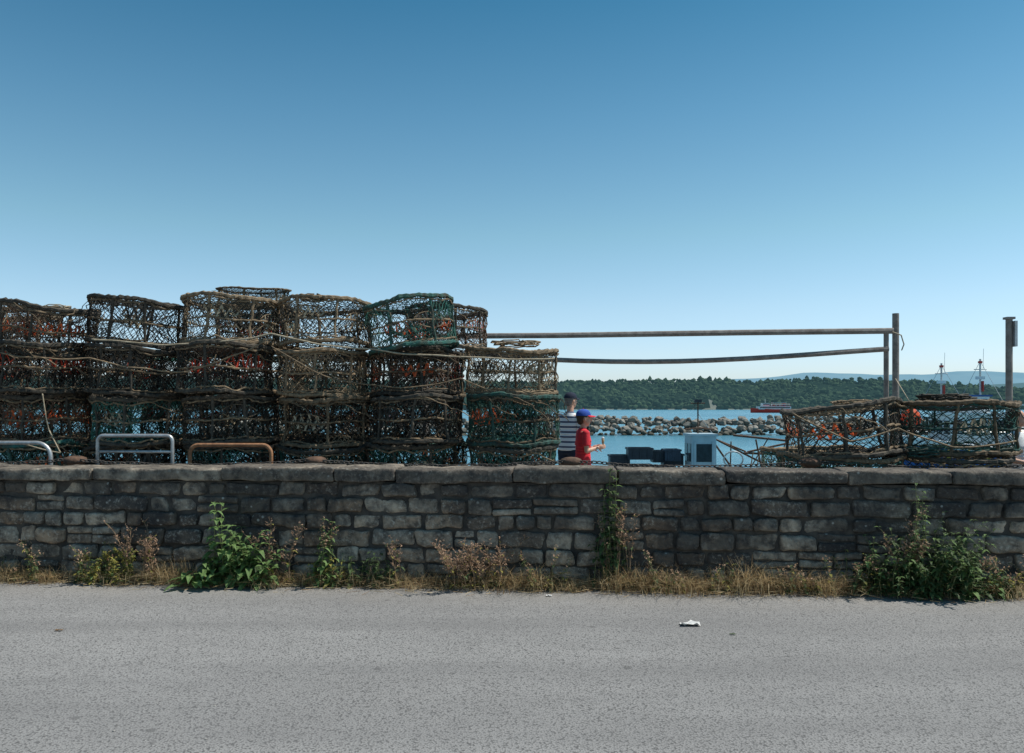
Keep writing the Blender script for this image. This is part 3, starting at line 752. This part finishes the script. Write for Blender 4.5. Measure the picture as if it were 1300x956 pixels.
mb=MB(); c=Vector((boyx+.262,10.87,1.09)); mb.tube([c,c+Vector((.0,0,.04)),c+Vector((0,0,.08))],[.010,.018,.020],10,0); mb.tube([c+Vector((0,0,.08)),c+Vector((0,0,.095)),c+Vector((0,0,.105))],[.02,.018,.008],10,1)
mb.obj('ice_cream_cone',[straw,white],smooth=True)
person('man',((722-650)/F*12.4,12.4,0),math.radians(-38),1.83,skin,striped,navy,hair_g,shoe,
   {1:((.26,-.02,1.13),(.22,.16,.95),(0,.6,-.8),(-1,0,0)),-1:((-.27,-.03,1.13),(-.24,.14,.93),(0,.5,-.9),(1,0,0))},capm=navy,headyaw=math.radians(-20),lean=.06)
person('woman',((1290-650)/F*9.3,9.3,0),math.radians(-150),1.58,skin,white,navy,hair_b,shoe,
   {1:((.24,.0,1.14),(.16,.2,1.1),(-.2,1,.1),(-1,0,0)),-1:((-.24,-.02,1.12),(-.24,.05,.88),(0,.2,-1),(1,0,0))},hairlong=True,female=True,headyaw=.3)
person('girl',((1318-650)/F*10.6,10.6,0),math.radians(120),1.5,skin,cloth('pink_cloth',(.7,.35,.36)),blue,hair_bl,shoe,
   {1:((.24,.0,1.14),(.22,.1,.92),(0,.3,-1),(-1,0,0)),-1:((-.24,-.02,1.12),(-.22,.1,.9),(0,.3,-1),(1,0,0))},hairlong=True,female=True)

# ------------------------------------------------------------------ boats
whp=pmat('white_boat_paint',(.74,.75,.74),(.6,.62,.62),scale=2,rough=.4,bump=.05)
bluep=pmat('blue_boat_paint',(.03,.10,.30),(.02,.07,.2),scale=2,rough=.4,bump=.05)
redp=pmat('red_boat_paint',(.62,.05,.03),(.45,.04,.03),scale=2,rough=.45,bump=.05)
glass=pmat('cabin_glass',(.03,.05,.06),bump=0,rough=.08,spec=.6)
black=pmat('black_plastic',(.025,.03,.04),(.04,.045,.055),scale=5,rough=.45,bump=.1)
deckm=pmat('deck',(.25,.24,.22),scale=5); yel=pmat('yellow_paint',(.75,.5,.04),bump=0,rough=.5)
greyb=pmat('blue_grey_paint',(.42,.52,.56),(.34,.43,.47),scale=3,rough=.5,bump=.05)
def hull(mb,L,Bm,fb,z0,mt_h,mt_top,mt_deck,bow=1,n=24):
    S_=[]
    for i in range(n+1):
        t=i/n; x=(-.5+t)*L*bow
        wd=Bm/2*(1 if t<.45 else max(.02,1-((t-.45)/.55)**2.2)); wd*= (.88+.12*min(1,t*5))
        sh=fb*(1+.45*max(0,t-.4)**1.3/.6)
        row=[V3(x-.25*bow*(t>.9)*(1),0,z0-.45),V3(x,wd*.72,z0-.25),V3(x,wd*.93,z0+sh*.45),V3(x,wd,z0+sh*.85),V3(x,wd*1.03,z0+sh)]
        S_.append(row)
    for sd in(1,-1):
        b=len(mb.v)
        for r in S_:
            for p in r: mb.v.append(V3(p.x,p.y*sd,p.z))
        for i in range(n):
            for k in range(4):
                a=b+i*5+k; mb.f.append((a,a+5,a+6,a+1)); mb.m.append(mt_top if k==3 else mt_h)
    b=len(mb.v)
    for r in S_:
        mb.v+= [V3(r[4].x,r[4].y*.95,r[4].z-.15),V3(r[4].x,-r[4].y*.95,r[4].z-.15)]
    for i in range(n): a=b+i*2; mb.f.append((a,a+2,a+3,a+1)); mb.m.append(mt_deck)
    r=S_[0]; mb.quad([V3(r[0].x,0,r[0].z),r[1],r[2],r[3],r[4],V3(r[4].x,-r[4].y,r[4].z),V3(r[3].x,-r[3].y,r[3].z),V3(r[2].x,-r[2].y,r[2].z),V3(r[1].x,-r[1].y,r[1].z)],mt_h)
    for sd in(1,-1): mb.tube([V3(r[4].x,r[4].y*sd,r[4].z) for r in S_],.03,6,mt_top)
def cabin(mb,x,y,z,lx,ly,lz,mt,mg,mr,nwx=2,nwy=2):
    mb.box((x,y,z+lz/2),(lx,ly,lz),mt); mb.box((x,y,z+lz+.04),(lx*1.12,ly*1.1,.08),mr)
    for sd in(1,-1):
        for i in range(nwx): mb.box((x-lx/2+lx*(i+.5)/nwx,y+sd*(ly/2+.004),z+lz*.68),(lx/nwx*.74,.03,lz*.34),mg)
        for i in range(nwy): mb.box((x+sd*(lx/2+.004),y-ly/2+ly*(i+.5)/nwy,z+lz*.68),(.03,ly/nwy*.74,lz*.34),mg)
DA=28.; ax=(890-650)/F*DA
mb=MB(); hull(mb,8.2,2.6,.95,-2.,0,1,4,bow=1)
def lx(px): return (px-890)/F*DA
def lz(y): return CAMZ-(y-HY)/F*DA
cabin(mb,lx(888),-.1,-1.2,.85,1.1,lz(553)+1.2,9,2,9,1,2)
mb.box((lx(877),-.66,lz(580)),(.07,.05,1.1),9); mb.box((lx(899),-.66,lz(580)),(.07,.05,1.1),9)
mb.tube([V3(lx(886),0,lz(551)),V3(lx(886),0,lz(508))],.025,8,5); mb.tube([V3(lx(877),0,lz(512)),V3(lx(895),0,lz(512))],.02,6,5); mb.box((lx(886),0,lz(509)),(.25,.1,.1),6)
mb.tube([V3(lx(886),0,lz(525)),V3(lx(905),0,lz(551)),],.01,5,3)
mb.tube([V3(lx(868),-.3,lz(545)),V3(lx(886),-.3,lz(543)),V3(lx(904),-.3,lz(545))],.03,6,5)
for pa,pb in(((906,560),(935,600)),((906,556),(950,574)),((950,574),(1000,563)),((935,553),(1003,560)),((1000,555),(1003,602)),((980,556),(950,602)),((960,558),(968,602)),((915,560),(990,598)),((1003,560),(985,602)),((945,575),(1000,578)),((925,560),(925,602))):
    yy=U(-.5,.5); mb.tube([V3(lx(pa[0]),yy,lz(pa[1])),V3(lx(pb[0]),yy+U(-.2,.2),lz(pb[1]))],U(.022,.04),6,5)
for i in range(6): mb.tube([V3(lx(952+i*8),-.4,lz(572)),V3(lx(948+i*8),-.3,lz(602))],.018,5,10)
mb.tube([V3(lx(925+math.cos(a)*12),-.6,lz(582+math.sin(a)*10)) for a in [k*math.pi/8 for k in range(16)]],.03,6,3,closed=True)
def bin_(cx_,cy_,cz,w_,d_,h_,mt):
    for a,b,dx,dy in((w_,.04,0,d_/2-.02),(w_,.04,0,-d_/2+.02)): mb.box((cx_+dx,cy_+dy,cz+h_/2),(a,b,h_),mt)
    for sx_ in(1,-1): mb.box((cx_+sx_*(w_/2-.02),cy_,cz+h_/2-.003),(.04,d_-.09,h_-.006),mt)
    mb.box((cx_,cy_,cz+.03),(w_-.09,d_-.09,.04),mt); 
    for sy in(1,-1): mb.box((cx_,cy_+sy*(d_/2+.015),cz+h_-.04),(w_+.06,.03,.06),mt)
    for k in(-.3,0,.3): mb.box((cx_+k*w_,cy_-d_/2-.012,cz+h_/2-.04),(.05,.03,h_-.12),mt)
for px,yt,w_ in((788,578,.7),(812,568,.85),(815,590,.8),(838,572,.5),(855,576,.7),(853,570,.55),(795,592,.8),(842,590,.6)):
    bin_(lx(px),U(-.8,.5),lz(yt)-.42,w_,.6,.42,6 if px!=853 else 7)
for x in(-2.9,-2.2,-1.4,-.9): mb.box((x,0,-1.17),(.5,.9,.3),6)
o=mb.obj('fishing_boat',[bluep,whp,glass,galv,deckm,rust,black,pmat('blue_black_plastic',(.05,.07,.10),bump=0,rough=.4),redp,greyb,rusty]); o.location=(ax,DA,0)
def boatB(pxc,D,L,bowd,hm,mast,ztop):
    mb=MB(); hull(mb,L,3.2,1.7,-2,0,1,4,bow=bowd)
    cabin(mb,.3*bowd,0,-.6,2.6,2.0,ztop+.6-.9,1,2,1,3,3); cabin(mb,.5*bowd,0,ztop-.85,1.7,1.5,.8,1,2,3,2,3)
    for dx,hh in mast:
        mb.tube([V3(dx,0,-.5),V3(dx,0,hh)],.045,8,5); mb.tube([V3(dx-.3,0,hh-.5),V3(dx+.3,0,hh-.5)],.02,6,5); mb.box((dx,0,hh-.9),(.35,.2,.14),1); mb.tube([V3(dx,0,hh-.1),V3(dx+2.,0,.3)],.010,4,5); mb.tube([V3(dx,0,hh-.1),V3(dx-1.8,0,.3)],.010,4,5)
        mb.box((dx+.1,0,hh-1.3),(.05,.2,.5),6); mb.tube([V3(dx+.14,0,hh-.5),V3(dx+.16,0,hh+.5)],.01,4,5); mb.box((dx,0,hh-.15),(.14,.14,.1),6)
    def fx_(k): return 1.4*(1 if k<8 else max(.1,1-(k-7)/7))
    for k in range(14):
        x=-L/2+L*k/13*.98
        for sd in(1,-1): mb.tube([V3(x*bowd,fx_(k)*sd,-.3),V3(x*bowd,fx_(k)*sd,.45)],.018,5,5)
    for sd in(1,-1): mb.tube([V3((-L/2+L*k/13*.98)*bowd,fx_(k)*sd,.45) for k in range(14)],.02,5,5)
    for k in range(5): mb.tube([V3(-L*.35+k*.9,-1.66,-.35),V3(-L*.35+k*.9,-1.7,-.6),V3(-L*.35+k*.9,-1.66,-.9)],[.06,.13,.06],8,7)
    mb.box((-1.8*bowd,0,.1),(1.1,1.0,.7),7)
    o=mb.obj('fishing_boat',[hm,whp,glass,bluep,deckm,galv,redp,yel]); o.location=((pxc-650)/F*D,D,0)
boatB(1235,38,8.5,-1,bluep,[(-1.5,3.7),(.35,3.9)],2.15)
boatB(1350,46,9,-1,whp,[(-.8,4.4)],2.6)
Df=520; fx=(979-650)/F*Df; mb=MB(); hull(mb,27,7,2.2,-2,0,0,4,bow=-1)
mb.box((1.5,0,1.2),(21,6,1.9),1); mb.box((1.5,-3.0,1.35),(19.5,.15,.75),2); mb.box((3,0,2.3),(18,5.6,.25),0); mb.box((-4,0,3.3),(4.5,4.2,1.9),1); mb.box((-4,-2.1,3.6),(4,.1,.7),2)
for k in range(12): mb.tube([V3(-1+k*1.1,-2.6,2.4),V3(-1+k*1.1,-2.6,3.6)],.07,4,1)
mb.tube([V3(-1,-2.6,3.6),V3(11.5,-2.6,3.6)],.09,4,1); mb.box((5,0,4.5),(9,5,.18),1); mb.tube([V3(-4,0,4.2),V3(-4,0,7)],.12,5,1); mb.box((8,0,3.2),(1.8,2,2.2),0)
for k in range(9): mb.box((k*1.05,-1+U(-1,1),3.0),(.45,.45,1.1),random.choice([1,3,0]))
o=mb.obj('ferry',[redp,whp,glass,bluep,deckm]); o.location=(fx,Df,0)

# ------------------------------------------------------------------ breakwater
T=[]
for i in range(14):
    bm=bmesh.new()
    for k in range(16):
        v=V3(random.gauss(0,1),random.gauss(0,1),random.gauss(0,1)).normalized(); v=V3(v.x*U(.85,1.1),v.y*.8,v.z*.65); bm.verts.new(v)
    r=bmesh.ops.convex_hull(bm,input=bm.verts); 
    for v in [v for v in bm.verts if not v.link_faces]: bm.verts.remove(v)
    bmesh.ops.bevel(bm,geom=list(bm.edges),offset=.05,segments=1,affect='EDGES')
    bm.verts.index_update(); T.append(([v.co.copy() for v in bm.verts],[tuple(v.index for v in f.verts) for f in bm.faces])); bm.free()
mb=MB()
def rock(p,s):
    vs,fs=random.choice(T); M=Matrix.Rotation(U(0,6.28),3,'Z')@Matrix.Rotation(U(-.8,.8),3,'X'); b=len(mb.v)
    for v in vs: mb.v.append(p+M@v*s)
    for f in fs: mb.f.append(tuple(b+i for i in f)); mb.m.append(0)
    mb.t.append((b,len(mb.v),(min(1,max(0,random.gauss(.5,.25))),R()*.7,R())))
x=-40
while x<95:
    for (dy,zz) in((-2.6,-2.1),(-2.,-1.5),(-1.5,-1.1),(-1.,-.55),(-.5,-.2),(.2,-.05),(1,-.5),(2,-1.3)):
        rock(V3(x+U(-.5,.5),104+dy+U(-.3,.3)+.02*x,zz+U(-.3,.3)+.15*math.sin(x*.2)),U(.25,.75))
    x+=.62
def m_rock():
    m,nt,b=nt_new('boulder_rock'); at=add(nt,'ShaderNodeAttribute'); at.attribute_name='tone'; sp=add(nt,'ShaderNodeSeparateColor'); nt.links.new(at.outputs['Color'],sp.inputs[0])
    g=add(nt,'ShaderNodeNewGeometry').outputs['Position']
    c=mixc(nt,sp.outputs[0],(.13,.125,.105),(.32,.295,.25)); c=mixc(nt,ramp(nt,noi(nt,g,1.5,6),[(.4,0.),(.65,.6)]),c,(.10,.095,.08))
    sx=add(nt,'ShaderNodeSeparateXYZ'); nt.links.new(g,sx.inputs[0]); mr=add(nt,'ShaderNodeMapRange'); mr.inputs[1].default_value=-1.2; mr.inputs[2].default_value=-1.7; nt.links.new(sx.outputs[2],mr.inputs[0])
    c=mixc(nt,mr.outputs[0],c,(.05,.05,.035)); nt.links.new(c,b.inputs['Base Color']); b.inputs['Roughness'].default_value=.9; bumpn(nt,b,noi(nt,g,5,6),.6,.1); return m
mb.obj('rock_breakwater',[m_rock()])

# ------------------------------------------------------------------ island and hills
prof=[(-1400,440),(-400,470),(200,478),(700,484),(760,482),(850,481),(930,480),(1000,483),(1080,479),(1160,481),(1230,482),(1280,486),(1350,490),(1450,500),(1550,515)]
def pf(px):
    for (a,ya),(b,yb) in zip(prof[:-1],prof[1:]):
        if a<=px<=b: return ya+(yb-ya)*(px-a)/(b-a)
    return 516
random.seed(5)
ter=MB(); n=260; rows=[(1150,0),(1154,.04),(1166,.20),(1200,.53),(1250,.83),(1300,1.),(1500,1.0),(1800,-.1)]
for i in range(n+1):
    px=-1000+2550*i/n; ht=(HY-pf(px))/F*1290-6+1.6
    cl=max(0,1-abs(px-903)/14)
    for D,t in rows:
        X=(px-650)/F*1150; DD=D+18*noise.noise(V3(px*.01,0,3))
        if t in(.04,.20): t=t*(1+.7*cl)
        ter.v.append(V3(X,DD,-2.6+(max(1,ht)+2.6)*t*(1+.12*noise.noise(V3(px*.03,D*.01,1)))))
nr=len(rows)
for i in range(n):
    for j in range(nr-1):
        a=i*nr+j; ter.f.append((a,a+nr,a+nr+1,a+1)); px=-1000+2550*i/n
        ter.m.append(1 if j==0 or(j==1 and abs(px-903)<7) else 0)
HAZE_GLOW=(.020,.042,.052)  # painted haze: faint glow given to island ground, sand and trees
sand=pmat('sand_cliff',(.15,.15,.12),(.09,.11,.09),scale=.05,bump=0,haze_glow=HAZE_GLOW); und=pmat('undergrowth',(.012,.024,.018),(.010,.020,.015),scale=.02,bump=0,haze_glow=HAZE_GLOW,spec=0)
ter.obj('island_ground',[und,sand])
bm=bmesh.new(); bmesh.ops.create_icosphere(bm,subdivisions=1,radius=1); IV=[v.co.copy() for v in bm.verts]; IF=[tuple(v.index for v in f.verts) for f in bm.faces]; bm.free()
def m_tree():
    m,nt,b=nt_new('pine_foliage'); at=add(nt,'ShaderNodeAttribute'); at.attribute_name='tone'; sp=add(nt,'ShaderNodeSeparateColor'); nt.links.new(at.outputs['Color'],sp.inputs[0])
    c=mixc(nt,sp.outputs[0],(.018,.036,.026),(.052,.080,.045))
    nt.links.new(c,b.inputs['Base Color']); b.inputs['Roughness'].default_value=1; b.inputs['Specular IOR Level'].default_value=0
    b.inputs['Emission Color'].default_value=(*HAZE_GLOW,1); b.inputs['Emission Strength'].default_value=1.0  # painted haze: constant glow on the foliage standing in for airlight
    return m
mb=MB()
for ri in range(17):
    q_=ri/16; D=1156+144*q_; t=.06+.94*q_**.8
    X=-1850 if ri>11 else -120
    while X<1000:
        X+=4.2*U(.3,1.4); px=650+X/1150*F; ht=max(1,(HY-pf(px))/F*1290-6+1.6)
        if px>1520: break
        if abs(px-903)<6 and ri<3: continue
        if px<560 and R()<.5: continue
        z=-2.6+(ht+2.6)*t; r=U(2.2,4.6); hh=U(.8,1.6); DD=D+U(-6,6)+18*noise.noise(V3(px*.01,0,3)); b0=len(mb.v)
        grp=noise.noise(V3(X*.03,D*.05,2))
        c=V3(X,DD,z+r*.5+(U(0,4) if R()<.3 else 0)+2.2*grp); 
        for v in IV:
            k=U(.6,1.4); mb.v.append(c+V3(v.x*r*k,v.y*r*k,v.z*r*k*hh*.85))
        for f in IF: mb.f.append(tuple(b0+q for q in f)); mb.m.append(0)
        mb.t.append((b0,len(mb.v),(min(1,max(0,.5+grp*.8+U(-.35,.35))),R(),R())))
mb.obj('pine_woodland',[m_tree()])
hz=pmat('hazy_hill',(.10,.16,.18),(.07,.13,.16),scale=.002,bump=0,spec=0,haze_glow=(.10,.19,.26))  # distance haze painted into both hill materials as bluish colour plus glow
hz2=pmat('hazy_hill_near',(.06,.10,.10),(.04,.075,.085),scale=.004,bump=0,spec=0,haze_glow=(.045,.095,.125))
def hills(name,D,pts,mat,amp,depth):
    mb=MB(); n=300; p0,p1=pts[0][0],pts[-1][0]
    for i in range(n+1):
        px=p0+(p1-p0)*i/n
        for (a,ya),(b,yb) in zip(pts[:-1],pts[1:]):
            if a<=px<=b+1e-6:
                t=(px-a)/(b-a); t=t*t*(3-2*t); y=ya+(yb-ya)*t; break
        y+=amp*noise.noise(V3(px*.03,D,0))+amp*.4*noise.noise(V3(px*.15,D,2)); top=W(px,y,D)
        mb.v+=[V3(top.x,D-depth*.6,-3),V3(top.x,D-depth*.3,top.z*.6),top,V3(top.x,D+depth,-3)]
    for i in range(n):
        for k in range(3): a=i*4+k; mb.f.append((a,a+4,a+5,a+1)); mb.m.append(0)
    mb.obj(name,[mat],smooth=True)
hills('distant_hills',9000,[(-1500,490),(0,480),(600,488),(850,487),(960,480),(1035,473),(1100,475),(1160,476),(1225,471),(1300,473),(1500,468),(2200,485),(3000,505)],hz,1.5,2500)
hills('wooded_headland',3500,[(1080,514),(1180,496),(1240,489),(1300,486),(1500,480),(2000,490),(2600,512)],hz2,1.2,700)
